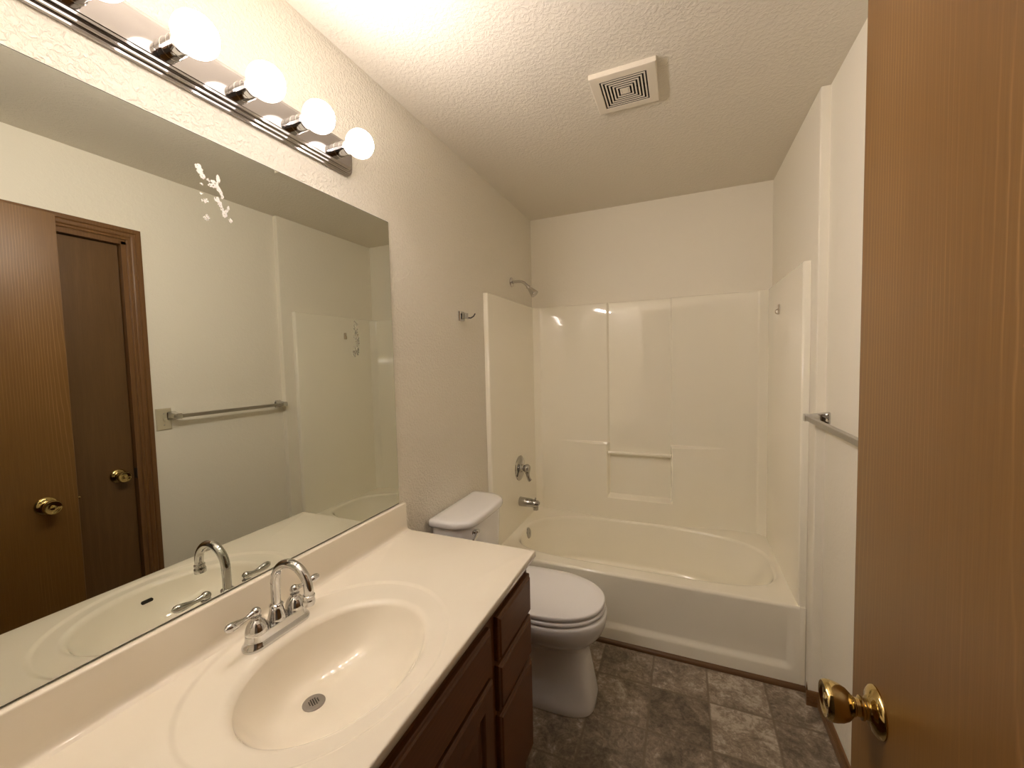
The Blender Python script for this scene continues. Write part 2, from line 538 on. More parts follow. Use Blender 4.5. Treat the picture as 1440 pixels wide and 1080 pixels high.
b = MB(); b.box(1.5495, 1.584, CY0 + 0.017, CY1 - 0.017, 0.010, CZ - 0.018, bev=0.0015, seg=1)
d2 = struct(b.build('door_2', M['closet'], angle=30), 'closed dark oak closet door seen only in the mirror', 'door')
knob(d2, 1.5495, 0.893, 0.918)
b = MB(); b.box(XR - 0.003, XR + 0.022, CY1 - 0.0165, CY1 - 0.0145, 0.893, 0.943)
b.build('strike_plate', M['dark_metal'], d2)

# ------------------------------------------------------------------ vanity top with integral basin
TZ = 0.79
vt = thing('vanity_countertop', (0.27, 0.5, 0.768), 'bone cultured marble vanity top with oval basin and backsplash', 'countertop')
OX, OY, OA, OB = 0.280, 0.497, 0.247, 0.293
RX, RY, RA, RB = 0.310, 0.490, 0.184, 0.229
X0, X1, Y0, Y1 = 0.002, 0.550, YF + 0.003, 1.106

def rect_hit(th, inset):
    dx, dy = OA * math.cos(th), OB * math.sin(th)
    ts = []
    if dx > 1e-9: ts.append((X1 - inset - OX) / dx)
    if dx < -1e-9: ts.append((X0 - OX) / dx)
    if dy > 1e-9: ts.append((Y1 - inset - OY) / dy)
    if dy < -1e-9: ts.append((Y0 - OY) / dy)
    t = min(ts)
    return OX + dx * t, OY + dy * t

angs = [2 * PI * k / 180 for k in range(180)]
for cx, cy in ((X0, Y0), (X0, Y1), (X1, Y0), (X1, Y1)):
    angs.append(math.atan2((cy - OY) / OB, (cx - OX) / OA) % (2 * PI))
angs = sorted(angs)
def rect_loop(inset, z): 
    out = []
    for th in angs:
        x, y = rect_hit(th, 0.0)
        out.append((min(x, X1 - inset), min(y, Y1 - inset), z))
    return out
def ell_loop(cx, cy, a, bb, z): return [(cx + a * math.cos(t), cy + bb * math.sin(t), z) for t in angs]
ES = 1.022
loops = [rect_loop(0.030, TZ - 0.022), rect_loop(0.002, TZ - 0.022), rect_loop(0.0, TZ - 0.020), rect_loop(0.0, TZ - 0.005), rect_loop(0.0008, TZ - 0.0022), rect_loop(0.0022, TZ - 0.0006), rect_loop(0.005, TZ),
         ell_loop(OX, OY, OA * 1.010, OB * 1.010, TZ)]
for k in range(1, 9):
    t = k / 8
    s = lerp(1.008, 0.955, t)
    loops.append(ell_loop(OX, OY, OA * s, OB * s, TZ - 0.0045 * sstep(0, 1, t)))
DZ = TZ - 0.0045
loops.append([(lerp(OX + OA * .955 * math.cos(t), RX + RA * math.cos(t), .5), lerp(OY + OB * .955 * math.sin(t), RY + RB * math.sin(t), .5), DZ) for t in angs])
loops.append(ell_loop(RX, RY, RA, RB, DZ))
b = MB(); b.loft(loops, False, False)
b.build('countertop', M['counter'], vt, angle=60)
# basin
DRX, DRY, DRZ = 0.238, 0.476, 0.668
bl = []
RR, RT = 0.022, math.radians(62)
for k in range(0, 12):
    t = k / 11 * RT
    bl.append(ell_loop(RX, RY, RA - RR * math.sin(t), RB - RR * math.sin(t), DZ - RR * (1 - math.cos(t))))
a0, b0, z0 = RA - RR * math.sin(RT), RB - RR * math.sin(RT), DZ - RR * (1 - math.cos(RT))
for k in range(1, 37):
    s_ = k / 36
    rho = 1 - s_ ** 1.6 if s_ < 1 else 0.0
    z = lerp(z0, DRZ, 1 - rho ** 3.4)
    bl.append(ell_loop(lerp(DRX, RX, rho), lerp(DRY, RY, rho), lerp(0.021, a0, rho), lerp(0.021, b0, rho), z - 0.0015 * (rho < 0.02)))
b = MB(); b.loft(bl, False, False)
b.build('basin', M['counter'], vt, angle=80)
# backsplash with cove
bsp = [(0.002, TZ - 0.001), (0.002, 0.894), (0.0175, 0.894), (0.0195, 0.8925), (0.0205, 0.890), (0.0215, 0.812), (0.0225, 0.803), (0.0255, 0.7955), (0.031, 0.7915), (0.040, 0.7900), (0.041, 0.7893), (0.030, 0.789)]
b = MB(); b.loft([[(x, Y0, z) for x, z in bsp], [(x, 1.100, z) for x, z in bsp], [(x - 0.001 if x > .01 else x, 1.1045, z - (0.0015 if z > .88 else 0)) for x, z in bsp]], True, True)
b.build('backsplash', M['counter'], vt, angle=50)
# overflow slot on the front side of the bowl
def bowl_x(z):
    best = None
    for l in bl:
        p = max(l, key=lambda q: q[0])
        if best is None or abs(p[2] - z) < abs(best[2] - z): best = p
    return best[0]
b = MB()
zc = 0.750
xc = bowl_x(zc)
lp = []
for dx in (0.004, -0.0025):
    lp.append([(xc + dx + 0.25 * (zz), 0.490 + yy, zc + zz) for yy, zz in [((0.010 if math.cos(t) > 0 else -0.010) + 0.0045 * math.cos(t), 0.0045 * math.sin(t)) for t in [2 * PI * (k + .5) / 24 for k in range(24)]]])
b.loft(lp, True, True)
b.build('overflow_slot', M['black'], vt)['label'] = 'dark overflow slot'
# drain strainer
b = MB()
b.lathe([(0.0235, -0.004), (0.0240, 0.0005), (0.0225, 0.0022), (0.0190, 0.0026), (0.0, 0.0012)], (DRX, DRY, DRZ), (0, 0, 1), 48)
for i in range(-2, 3):
    for j in range(-2, 3):
        if abs(i) + abs(j) > 3: continue
        u, v = (i - j) * 0.0033 * 0.98, (i + j) * 0.0033 * 0.98
        ang = 0.35
        x, y = u * math.cos(ang) - v * math.sin(ang), u * math.sin(ang) + v * math.cos(ang)
        b.lathe([(0.00145, 0.0), (0.00145, 0.0024 + 0.00045 * (u * u + v * v) / 1e-4 * 0.15)], (DRX + x, DRY + y, DRZ), (0, 0, 1), 10, mi=1)
b.build('drain_strainer', [M['steel'], M['black']], vt)['label'] = 'grey metal drain strainer with small round holes'

# ------------------------------------------------------------------ faucet
FX, FY, FZ = 0.098, 0.500, DZ
fa = thing('sink_faucet', (FX, FY, FZ), 'chrome two handle centerset faucet with gooseneck spout on the basin deck', 'faucet')
def stadium(hl, hw, z, n=16):
    out = []
    for k in range(n + 1):
        t = -PI / 2 + PI * k / n
        out.append((FX + hw * math.sin(t) * 1.0, FY + (hl - hw) + hw * math.cos(t), z))
    for k in range(n + 1):
        t = PI / 2 + PI * k / n
        out.append((FX + hw * math.sin(t), FY - (hl - hw) + hw * math.cos(t), z))
    return out
b = MB()
b.loft([stadium(.0830, .0275, FZ - .0008), stadium(.0835, .0280, FZ + .003), stadium(.0830, .0275, FZ + .007), stadium(.0808, .0258, FZ + .0100), stadium(.0786, .0240, FZ + .0135), stadium(.0768, .0226, FZ + .0190), stadium(.0757, .0217, FZ + .0260), stadium(.0752, .0213, FZ + .0315), stadium(.0735, .0198, FZ + .0332)], True, True)
b.build('base_plate', M['chrome'], fa)
b = MB()
b.lathe([(.0207, .0318), (.0210, .0338), (.0199, .0395), (.0178, .0475), (.0160, .0545), (.0146, .0605), (.0140, .0640), (.0150, .0655), (.0158, .068), (.0150, .0705), (.0128, .072), (.0110, .073)], (FX, FY, FZ), n=40)
ptsn = [(FX, FY, FZ + .070), (FX, FY, FZ + .10), (FX, FY, FZ + .125)]
cxs, czs, rs = FX + .057, .909, .0565
for k in range(0, 25):
    t = PI - (PI + 0.18) * k / 24
    ptsn.append((cxs + rs * math.cos(t), FY, czs + rs * math.sin(t)))
b.tube(ptsn, .0106, 22)
sp = b.build('spout', M['chrome'], fa)
pe = Vector(ptsn[-1]); te = (Vector(ptsn[-1]) - Vector(ptsn[-2])).normalized()
b = MB()
b.lathe([(.0110, -.004), (.0128, -.003), (.0132, .0), (.0126, .004), (.0130, .006), (.0140, .009), (.0142, .017), (.0136, .020), (.0120, .0205), (.0100, .0185)], pe, te, 32)
b.build('aerator', M['chrome'], sp)
for s in (-1, 1):
    hb = MB()
    cy = FY + s * .0508
    hb.lathe([(.0236, .0318), (.0243, .0338), (.0240, .0368), (.0228, .0430), (.0202, .0508), (.0170, .0560), (.0136, .0600), (.0110, .0622), (.0095, .0637), (.0090, .0655), (.0110, .0670), (.0112, .0690), (.0085, .0705)], (FX, cy, FZ), n=40)
    ho = hb.build('handle', M['chrome'], fa)
    lv = MB()
    lv.lathe([(.0, -.0105), (.005, -.0098), (.0085, -.0075), (.0108, -.003), (.0112, .001), (.0100, .005), (.0070, .0088), (.003, .0105), (0, .0108)], (FX, cy, FZ + .0795), (0, s * .35, 1), 24)
    base = Vector((FX, cy, FZ + .0805)); L = 0.072
    path, rad = [], []
    for k in range(15):
        t = k / 14
        path.append(base + Vector((0.004 * t, s * L * t, -0.0035 * math.sin(t * PI) + 0.0015 * t)))
        r = lerp(.0080, .0050, sstep(0, .35, t)) if t < .35 else lerp(.0050, .0100, sstep(.3, .78, t))
        if t > .80: r = .0100 * math.sqrt(max(0.02, 1 - ((t - .80) / .2) ** 2))
        rad.append(r)
    lv.tube(path, rad, 18)
    lv.build('lever', M['chrome'], ho)

# ------------------------------------------------------------------ vanity cabinet
vc = thing('vanity_cabinet', (0.27, 0.5, 0.0), 'reddish brown oak vanity cabinet under the bone countertop', 'cabinet')
CY_0, CY_1, CF = YF + 0.004, 1.092, 0.520
b = MB()
b.box(0.005, CF - 0.018, CY_1 - 0.016, CY_1, 0.0, TZ - 0.0225)
b.box(0.005, CF - 0.018, CY_0, CY_0 + 0.016, 0.0, TZ - 0.0225)
b.box(0.005, CF - 0.018, CY_0 + 0.016, CY_1 - 0.016, 0.095, 0.110)
b.box(0.005, 0.012, CY_0 + 0.016, CY_1 - 0.016, 0.110, TZ - 0.14)
b.build('cabinet_body', M['cabinet'], vc, smooth=False)
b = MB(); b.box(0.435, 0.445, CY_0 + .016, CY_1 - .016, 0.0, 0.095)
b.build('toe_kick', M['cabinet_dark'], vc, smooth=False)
FR = (CF - 0.018, CF)
b = MB()
b.box(*FR, CY_1 - 0.030, CY_1, 0.09, TZ - 0.0225)
b.box(*FR, 0.775, 0.845, 0.09, TZ - 0.0225)
b.box(*FR, CY_0, CY_0 + 0.04, 0.09, TZ - 0.0225)
for z0_, z1_ in ((0.09, 0.125), (0.555, 0.595), (0.715, TZ - 0.0225)):
    b.box(*FR, CY_0 + 0.04, 0.775, z0_, z1_)
    b.box(*FR, 0.845, CY_1 - 0.03, z0_, z1_)
b.box(*FR, 0.845, CY_1 - 0.03, 0.410, 0.450)
b.build('face_frame', M['cabinet'], vc, smooth=False)

def slab_front(y0, y1, z0, z1, name, mat):
    """overlay front with an eased, routed edge"""
    m_ = MB()
    lp = []
    for d, x in ((0.0, CF + 0.0005), (0.0, CF + 0.011), (0.002, CF + 0.0135), (0.007, CF + 0.0150), (0.010, CF + 0.0185), (0.012, CF + 0.0190)):
        lp.append([(x, y0 + d, z0 + d), (x, y1 - d, z0 + d), (x, y1 - d, z1 - d), (x, y0 + d, z1 - d)])
    m_.loft(lp, True, True)
    return m_.build(name, mat, vc, smooth=False)
DRAWERS = ((0.590, 0.718), (0.443, 0.576), (0.116, 0.429))
for z0_, z1_ in DRAWERS:
    slab_front(0.832, 1.086, z0_, z1_, 'drawer', M['cabinet_h'])
slab_front(CY_0 + 0.03, 0.786, 0.590, 0.718, 'false_drawer_front', M['cabinet_h'])
def panel_door(y0, y1, z0, z1):
    m_ = MB()
    lp = []
    for d, x in ((0.0, CF + 0.0005), (0.0, CF + 0.012), (0.003, CF + 0.0165), (0.007, CF + 0.019), (0.052, CF + 0.019), (0.056, CF + 0.016), (0.060, CF + 0.009), (0.064, CF + 0.008), (0.090, CF + 0.0145), (0.094, CF + 0.015)):
        lp.append([(x, y0 + d, z0 + d), (x, y1 - d, z0 + d), (x, y1 - d, z1 - d), (x, y0 + d, z1 - d)])
    m_.loft(lp, True, True)
    return m_.build('cabinet_door', M['cabinet'], vc, smooth=False)
panel_door(0.350, 0.786, 0.116, 0.576)
panel_door(CY_0 + 0.03, 0.345, 0.116, 0.576)

# ------------------------------------------------------------------ mirror
MY0, MY1, MZ0, MZ1 = YF + 0.02, 1.083, 0.8965, 1.957
mr_ = thing('wall_mirror', (0.0, 0.5, MZ0), 'large frameless wall mirror resting on the vanity backsplash', 'mirror')
b = MB()
b.box(0.0005, 0.0048, MY0, MY1, MZ0, MZ1, mi=1)
b.add([(0.006, MY0 + .002, MZ0 + .002), (0.006, MY1 - .002, MZ0 + .002), (0.006, MY1 - .002, MZ1 - .002), (0.006, MY0 + .002, MZ1 - .002)], [(0, 1, 2, 3)], 0)
e0 = [(0.0048, MY0, MZ0), (0.0048, MY1, MZ0), (0.0048, MY1, MZ1), (0.0048, MY0, MZ1)]
e1 = [(0.006, MY0 + .002, MZ0 + .002), (0.006, MY1 - .002, MZ0 + .002), (0.006, MY1 - .002, MZ1 - .002), (0.006, MY0 + .002, MZ1 - .002)]
b.loft([e0, e1], False, False, mi=1)
b.build('mirror_glass', [M['mirror'], M['mirror_edge']], mr_, smooth=False)
def flecks(name, mat, spots, label, rmin=0.0007, rmax=0.0019, dens=1.0):
    for (y, z, ry, rz, k, tilt) in spots:
        m_ = MB()
        for i in range(int(k * dens)):
            a = random.uniform(0, 2 * PI); q = math.sqrt(random.random())
            u, v = ry * q * math.cos(a), rz * q * math.sin(a)
            yy = y + u * math.cos(tilt) - v * math.sin(tilt); zz = z + u * math.sin(tilt) + v * math.cos(tilt)
            r = random.uniform(rmin, rmax)
            n = 7
            rr = [r * random.uniform(.55, 1.25) for _ in range(n)]
            x_ = 0.00610 + 0.0004 * random.random()
            top = [(x_, yy + rr[j] * math.cos(2 * PI * j / n), zz + rr[j] * math.sin(2 * PI * j / n) * 1.25) for j in range(n)]
            bot = [(0.0059, p[1], p[2]) for p in top]
            m_.loft([bot, top], True, True)
        o = m_.build(name, mat, mr_, smooth=False)
        o['label'] = label
flecks('worn_silvering', M['flake'], [
    (.4425, 1.880, .0075, .0105, 80, .3), (.4485, 1.866, .0055, .0055, 26, 0), (.4825, 1.8735, .0035, .0095, 40, 0), (.474, 1.861, .009, .005, 26, -.4), (.470, 1.854, .011, .004, 18, .2),
    (.4835, 1.848, .0045, .010, 38, .5), (.488, 1.836, .004, .005, 9, 0), (.4775, 1.825, .006, .006, 26, .6), (.483, 1.817, .005, .008, 26, .6), (.488, 1.805, .0035, .0075, 13, .5),
    (.4930, 1.794, .0055, .006, 22, .3), (.5015, 1.811, .0022, .008, 12, -.15), (.4975, 1.804, .004, .0025, 8, .4), (.4505, 1.813, .008, .004, 12, .4), (.4445, 1.827, .003, .002, 5, 0), (.4520, 1.776, .0075, .006, 15, .2),
    (.5055, 1.785, .004, .005, 12, 0), (.446, 1.848, .004, .002, 5, 0), (.461, 1.863, .003, .003, 6, 0)], 'white flaked worn patches in the mirror silvering', dens=1.8)
flecks('tarnish_spots', M['tarnish'], [(.897, 1.555, .011, .026, 26, 0), (.900, 1.52, .012, .022, 30, .3), (.893, 1.478, .014, .020, 46, 0), (.904, 1.50, .006, .030, 16, 0)], 'dark speckled tarnish in the mirror', .001, .0026)

# ------------------------------------------------------------------ vanity light bar
LZ, LX = 2.098, 0.110
BY = [0.838 - 0.149 * k for k in range(6)]
vl = thing('vanity_light', (0.0, BY[0] - .3725, LZ), 'chrome vanity light bar with six lit globe bulbs above the mirror', 'light')
def rrect(x, hy, hz, r, yc, n=8):
    out = []
    for sy, sz, t0 in ((1, 1, 0), (-1, 1, PI / 2), (-1, -1, PI), (1, -1, 1.5 * PI)):
        for k in range(n + 1):
            t = t0 + PI / 2 * k / n
            out.append((x, yc + sy * (hy - r) + r * math.cos(t), LZ + sz * (hz - r) + r * math.sin(t)))
    return out
YC = (BY[0] + BY[5]) / 2
HY = (BY[0] - BY[5]) / 2 + 0.074
b = MB()
lay = []
for d, x in ((0.0, 0.0), (0.0, 0.006), (0.0015, 0.008), (0.006, 0.0085), (0.0075, 0.010), (0.0075, 0.014), (0.009, 0.016), (0.0135, 0.0165), (0.015, 0.018), (0.015, 0.022), (0.0165, 0.0235), (0.021, 0.0245), (0.0225, 0.026)):
    lay.append(rrect(x, HY - d, 0.055 - d, 0.030 - d * .6, YC))
b.loft(lay, True, True)
b.build('back_plate', M['bar_chrome'], vl, angle=30)
sk = MB()
sk.lathe([(.0225, 0.0), (.0225, .002), (.0212, .003), (.0208, .020), (.0215, .0205), (.0215, .0225), (.0208, .023), (.0205, .036), (.0190, .0380), (.0150, .0385), (.0130, .030)], (0, 0, 0), (1, 0, 0), 36)
sock = sk.build('lamp_socket', M['chrome'], vl, loc=(0.0255, BY[0], LZ))
bb_ = MB()
rb = 0.0405
prof = [(.0125, -.055), (.0130, -.046), (.0165, -.039), (.0215, -.0335)]
for k in range(1, 31):
    t = math.radians(215 - 215 * k / 30) if False else PI * (0.80 - 0.80 * k / 30)
    prof.append((rb * math.sin(t), rb * math.cos(t)))
bb_.lathe(prof, (0, 0, 0), (1, 0, 0), 40)
bulb = bb_.build('light_bulb', M['bulb'], vl, loc=(LX, BY[0], LZ), angle=80)
bulb['label'] = 'lit frosted white globe bulb'
for y in BY[1:]:
    for src, x in ((sock, 0.0255), (bulb, LX)):
        c = src.copy(); COL.objects.link(c)
        c.parent = vl
        c.location = Vector((x, y, LZ)) - vl.location

# ------------------------------------------------------------------ toilet
TY = 1.462
to = thing('toilet', (0.35, TY, 0.0), 'white two piece toilet with closed lid between the vanity and the tub', 'toilet')
def egg(z, xb, xf, hw, nf=2.2, nb=2.6, xc=None, n=72):
    xc = xc if xc is not None else xb + (xf - xb) * 0.45
    out = []
    for k in range(n):
        t = 2 * PI * k / n
        c, s = math.cos(t), math.sin(t)
        nn = nf if c > 0 else nb
        a = (xf - xc) if c > 0 else (xc - xb)
        out.append((xc + a * math.copysign(abs(c) ** (2 / nn), c), TY + hw * math.copysign(abs(s) ** (2 / nn), s), z))
    return out
b = MB()
levels = [(0.0, .20, .674, .116, 3.6), (.006, .198, .677, .119, 3.6), (.03, .20, .676, .117, 3.6), (.08, .205, .667, .109, 3.6), (.14, .21, .657, .101, 3.5), (.20, .215, .646, .094, 3.4), (.240, .215, .641, .093, 3.2),
          (.258, .21, .648, .102, 2.9), (.276, .20, .666, .123, 2.6), (.296, .19, .688, .147, 2.4), (.320, .185, .706, .166, 2.3), (.345, .18, .717, .179, 2.2), (.368, .18, .7215, .186, 2.2), (.385, .18, .722, .187, 2.2), (.393, .181, .720, .185, 2.2), (.397, .185, .714, .180, 2.2)]
b.loft([egg(z, xb, xf, hw, nf, 3.0, xc=.45) for z, xb, xf, hw, nf in levels], True, True)
b.build('bowl', M['porcelain'], to, angle=60)
def pad(name, z0, z1, xb, xf, hw, dome=0.0, mat='seat_plastic'):
    m_ = MB()
    r = 0.006
    ls = [egg(z0, xb + r, xf - r, hw - r, 2.15, 4.5, .46), egg(z0 + .002, xb + .002, xf - .002, hw - .002, 2.15, 4.5, .46), egg(z0 + .006, xb, xf, hw, 2.15, 4.5, .46), egg(z1 - .006, xb, xf, hw, 2.15, 4.5, .46), egg(z1 - .002, xb + .0015, xf - .0018, hw - .0018, 2.15, 4.5, .46), egg(z1, xb + r, xf - r, hw - r, 2.15, 4.5, .46)]
    if dome:
        for q in (.8, .55, .3, .1):
            ls.append(egg(z1 + dome * (1 - q * q), lerp(.46, xb, q), lerp(.46, xf, q), hw * q, 2.15, 4.5, .46))
    m_.loft(ls, True, True)
    return m_.build(name, M[mat], to, angle=60)
pad('seat', .400, .418, .262, .716, .184)
pad('seat_lid', .4215, .441, .255, .714, .182, dome=.003)
for s in (-1, 1):
    b = MB()
    b.box(.235, .275, TY + s * .075 - .022, TY + s * .075 + .022, .3965, .432, bev=.006)
    b.build('seat_hinge', M['seat_plastic'], to)
# tank
def tank_loop(z, xb, xf, hw, rf=0.06, rb=0.02, bow=0.010, n=8):
    out = []
    def arc(cx, cy, r, t0):
        for k in range(n + 1):
            t = t0 + PI / 2 * k / n
            out.append((cx + r * math.cos(t), cy + r * math.sin(t), z))
    arc(xf - rf, TY + hw - rf, rf, 0)
    arc(xb + rb, TY + hw - rb, rb, PI / 2)
    arc(xb + rb, TY - hw + rb, rb, PI)
    arc(xf - rf, TY - hw + rf, rf, 1.5 * PI)
    for k in range(1, 8):
        out.append((xf, TY - hw + rf + (2 * hw - 2 * rf) * k / 8, z))
    res = []
    for x, y, zz in out:
        f = max(0.0, 1 - ((y - TY) / hw) ** 2)
        res.append((x + bow * f * sstep(xb, xf, x), y, zz))
    return res
b = MB()
b.loft([tank_loop(.398, .045, .160, .170, .075), tank_loop(.405, .04, .167, .177, .078), tank_loop(.45, .03, .175, .184, .08), tank_loop(.60, .022, .182, .191, .082), tank_loop(.738, .018, .187, .196, .084)], True, True)
b.build('tank', M['porcelain'], to, angle=50)
b = MB()
TL = dict(rf=.088, rb=.018, bow=.012)
b.loft([tank_loop(.737, .012, .194, .203, **TL), tank_loop(.739, .010, .197, .206, **TL), tank_loop(.745, .008, .1995, .2085, **TL), tank_loop(.758, .008, .1995, .2085, **TL), tank_loop(.764, .010, .1975, .2065, **TL), tank_loop(.7685, .014, .193, .202, **TL), tank_loop(.7708, .022, .184, .193, **TL), tank_loop(.7718, .04, .165, .172, rf=.075, rb=.015, bow=.010)], True, True)
b.build('tank_lid', M['porcelain'], to, angle=60)
b = MB()
b.lathe([(.0165, -.006), (.0175, .002), (.0150, .006), (.0105, .008), (.0100, .013), (.0130, .0155), (.0140, .021), (.0115, .026), (.006, .029), (0, .0298)], (.183, TY - .122, .708), (1, 0, 0), 28)
b.tube([(.203, TY - .122, .708), (.208, TY - .137, .704), (.211, TY - .155, .699), (.212, TY - .176, .695)], [.0065, .0058, .0068, .0055], 14)
fl = b.build('flush_lever', M['chrome'], to)
fl['label'] = 'chrome flush lever'

# ------------------------------------------------------------------ bathtub and surround (one moulded unit)
tu = thing('bathtub_surround', (0.75, 2.24, 0.0), 'bone one piece bathtub with tall glossy moulded surround in the alcove', 'bathtub')
RZ = 0.360            # rim height
TYF = 1.8465          # front of the apron at the floor
SX0, SX1 = 0.028, 1.462   # faces of the side panels
SZ = 1.812            # surround top
SYF = 1.858           # front edge of the side panels
BASEY = 2.628         # back face, centre panel

# tub: rim plate with moulded basin
def basin_loop(x0, x1, y0, y1, z, nf=5.0, nb=2.5, n=144):
    cx, cy = (x0 + x1) / 2, (y0 + y1) / 2
    out = []
    for k in range(n):
        t = 2 * PI * k / n
        c, s = math.cos(t), math.sin(t)
        nn = nb if s > 0 else nf
        out.append((cx + (x1 - x0) / 2 * math.copysign(abs(c) ** (2 / nn), c), cy + (y1 - y0) / 2 * math.copysign(abs(s) ** (2 / nn), s), z))
    return out
def rim_loop(z, ys, n=144):
    """outer rectangle sampled at the same ring of angles"""
    cx, cy = 0.753, 2.2425
    x0, x1, y0, y1 = 0.004, 1.4875, ys, 2.640
    out = []
    for k in range(n):
        t = 2 * PI * k / n
        dx, dy = 0.687 * math.cos(t), 0.32 * math.sin(t)
        ts = []
        if dx > 1e-9: ts.append((x1 - cx) / dx)
        if dx < -1e-9: ts.append((x0 - cx) / dx)
        if dy > 1e-9: ts.append((y1 - cy) / dy)
        if dy < -1e-9: ts.append((y0 - cy) / dy)
        q = min(ts)
        out.append((cx + dx * q, cy + dy * q, z))
    # pull nearest samples onto the corners
    for X in (x0, x1):
        for Y in (y0, y1):
            i = min(range(n), key=lambda j: (out[j][0] - X) ** 2 + (out[j][1] - Y) ** 2)
            out[i] = (X, Y, z)
    return out
bx0, bx1, by0, by1 = 0.066, 1.440, 1.922, 2.563
ls = [rim_loop(RZ, TYF + 0.013),
      basin_loop(bx0 - .004, bx1 + .004, by0 - .004, by1 + .004, RZ),
      ] + [basin_loop(bx0 + .018 * math.sin(t), bx1 - .020 * math.sin(t), by0 + .020 * math.sin(t), by1 - .014 * math.sin(t), RZ - .024 * (1 - math.cos(t)), 4.2) for t in [k / 8 * 1.3 for k in range(1, 9)]]
for k in range(1, 9):
    t = k / 8
    ls.append(basin_loop(lerp(bx0 + .018, bx0 + .055, t), lerp(bx1 - .020, bx1 - .15, t), lerp(by0 + .020, by0 + .05, t), lerp(by1 - .014, by1 - .05, t), lerp(RZ - .019, .11, t), 4.2, 2.6))
for k in range(1, 7):
    t = k / 6 * PI / 2
    q = 0.05 * (1 - math.cos(t))
    ls.append(basin_loop(bx0 + .055 + q, bx1 - .15 - q * 1.3, by0 + .05 + q, by1 - .05 - q, .11 - .05 * math.sin(t), 4.2, 2.8))
b = MB(); b.loft(ls, False, True)
b.build('tub', M['tub'], tu, angle=70)
# apron as a relief
def apron_y(x, z):
    y = TYF
    # recessed field, lower band flares out; ends before the right edge
    m_ = sstep(0.070, 0.105, z) * min(1.0, max(0.0, (0.352 - z) / 0.22))
    mx_ = sstep(0.02, 0.05, x) * sstep(1.452, 1.420, x)
    return y + 0.014 * m_ * mx_
xs = [0.004] + [0.02 + 0.0025 * k for k in range(16)] + [0.08 + 1.31 * k / 12 for k in range(12)] + [1.39 + 0.0025 * k for k in range(29)] + [1.475, 1.4875]
zs = [0.0005, .03, .06] + [.07 + .003 * k for k in range(15)] + [.13 + .02 * k for k in range(8)] + [.29 + .003 * k for k in range(15)]
P = []
for x in xs:
    row = [(x, apron_y(x, z), z) for z in zs]
    r = 0.013
    for k in range(0, 8):
        t = PI / 2 * k / 7
        row.append((x, TYF + r - r * math.cos(t), RZ - r + r * math.sin(t)))
    P.append(row)
b = MB(); b.grid(P)
b.build('apron', M['tub'], tu, angle=70)

# back panel as a relief y(x, z)
def back_y(x, z):
    # moulded lower bulge with shelf-like top, fading out to both sides
    e = 0.052 * sstep(0.18, 0.60, x) * sstep(1.28, 0.90, x)
    low = sstep(0.872, 0.860, z)
    # recessed centre column running down into the soap niche
    col = sstep(0.538, 0.552, x) * sstep(0.949, 0.935, x) * sstep(0.500, 0.518, z)
    p = (0.016 + e * low) * (1 - col)
    # chamfered, soft edged coves in the corners
    def soft(d):
        k = 0.0035
        return k * math.log1p(math.exp(d / k)) if d < 0.2 else d
    cl = 0.040
    p += soft(SX0 + cl - x) + soft(x - (SX1 - cl))
    return BASEY - p
def dense(a, b_, n): return [a + (b_ - a) * k / n for k in range(n)]
xs = sorted(set(dense(SX0, .095, 40) + dense(.095, .53, 40) + dense(.53, .57, 26) + dense(.57, .92, 14) + dense(.92, .96, 26) + dense(.96, 1.395, 40) + dense(1.395, SX1, 40) + [SX1]))
zs = sorted(set(dense(RZ - .002, .49, 8) + dense(.49, .53, 22) + dense(.53, .845, 12) + dense(.845, .885, 22) + dense(.885, SZ - .012, 14) + [SZ - .012]))
P = []
for x in xs:
    row = [(x, back_y(x, z), z) for z in zs]
    yt = back_y(x, SZ)
    for k in range(1, 6):
        t = PI / 2 * k / 5
        row.append((x, yt + .010 * (1 - math.cos(t)), SZ - .012 + .012 * math.sin(t)))
    row.append((x, YB - .001, SZ))
    P.append(row)
b = MB(); b.grid(P)
bp_ = b.build('back_panel', M['tub'], tu, angle=50)
b = MB(); b.tube([(0.545, 2.588, .806), (0.942, 2.588, .806)], .0115, 20)
b.build('washcloth_rail', M['tub'], bp_)
# side panels with rolled front flange
def side_panel(xw, xf, name):
    s = 1 if xf > xw else -1
    m_ = MB()
    prof = [(xw, SYF - .004), (xf - s * .006, SYF - .004), (xf - s * .002, SYF - .002), (xf, SYF + .003), (xf, SYF + .012), (xf - s * .004, SYF + .024), (xf - s * .004, 2.595), (xw, 2.595)]
    prof = [(xw, SYF - .004), (xf - s * .007, SYF - .004), (xf - s * .003, SYF - .0025), (xf - s * .0008, SYF + .001), (xf, SYF + .006), (xf, 2.610), (xw, 2.610)]
    lp = [[(x, y, z) for x, y in prof] for z in (RZ - .003, SZ - .006)]
    lp.append([(x - (s * .003 if abs(x - xw) > 1e-6 else 0), y + (.002 if y < 2 else 0), SZ - .001) for x, y in prof])
    lp.append([(x - (s * .007 if abs(x - xw) > 1e-6 else 0), y + (.005 if y < 2 else 0), SZ) for x, y in prof])
    m_.loft(lp, True, True)
    return m_.build(name, M['tub'], tu, angle=50)
side_panel(0.001, SX0, 'side_panel')
side_panel(XA - .001, SX1, 'side_panel')
b = MB()
b.box(1.4655, XA - .001, SYF - .012, SYF, 0.0, RZ, bev=.004)
b.build('end_flange', M['tub'], tu)
b = MB()
b.lathe([(.0, 0.0), (.034, 0.0), (.0345, .003), (.032, .007), (.022, .0095), (.006, .010), (.005, .0085), (0, .0085)], (0.083, 2.246, .318), (0.98, 0, 0.18), 36)
b.build('overflow_cover', M['bath_chrome'], tu)['label'] = 'round chrome overflow cover'

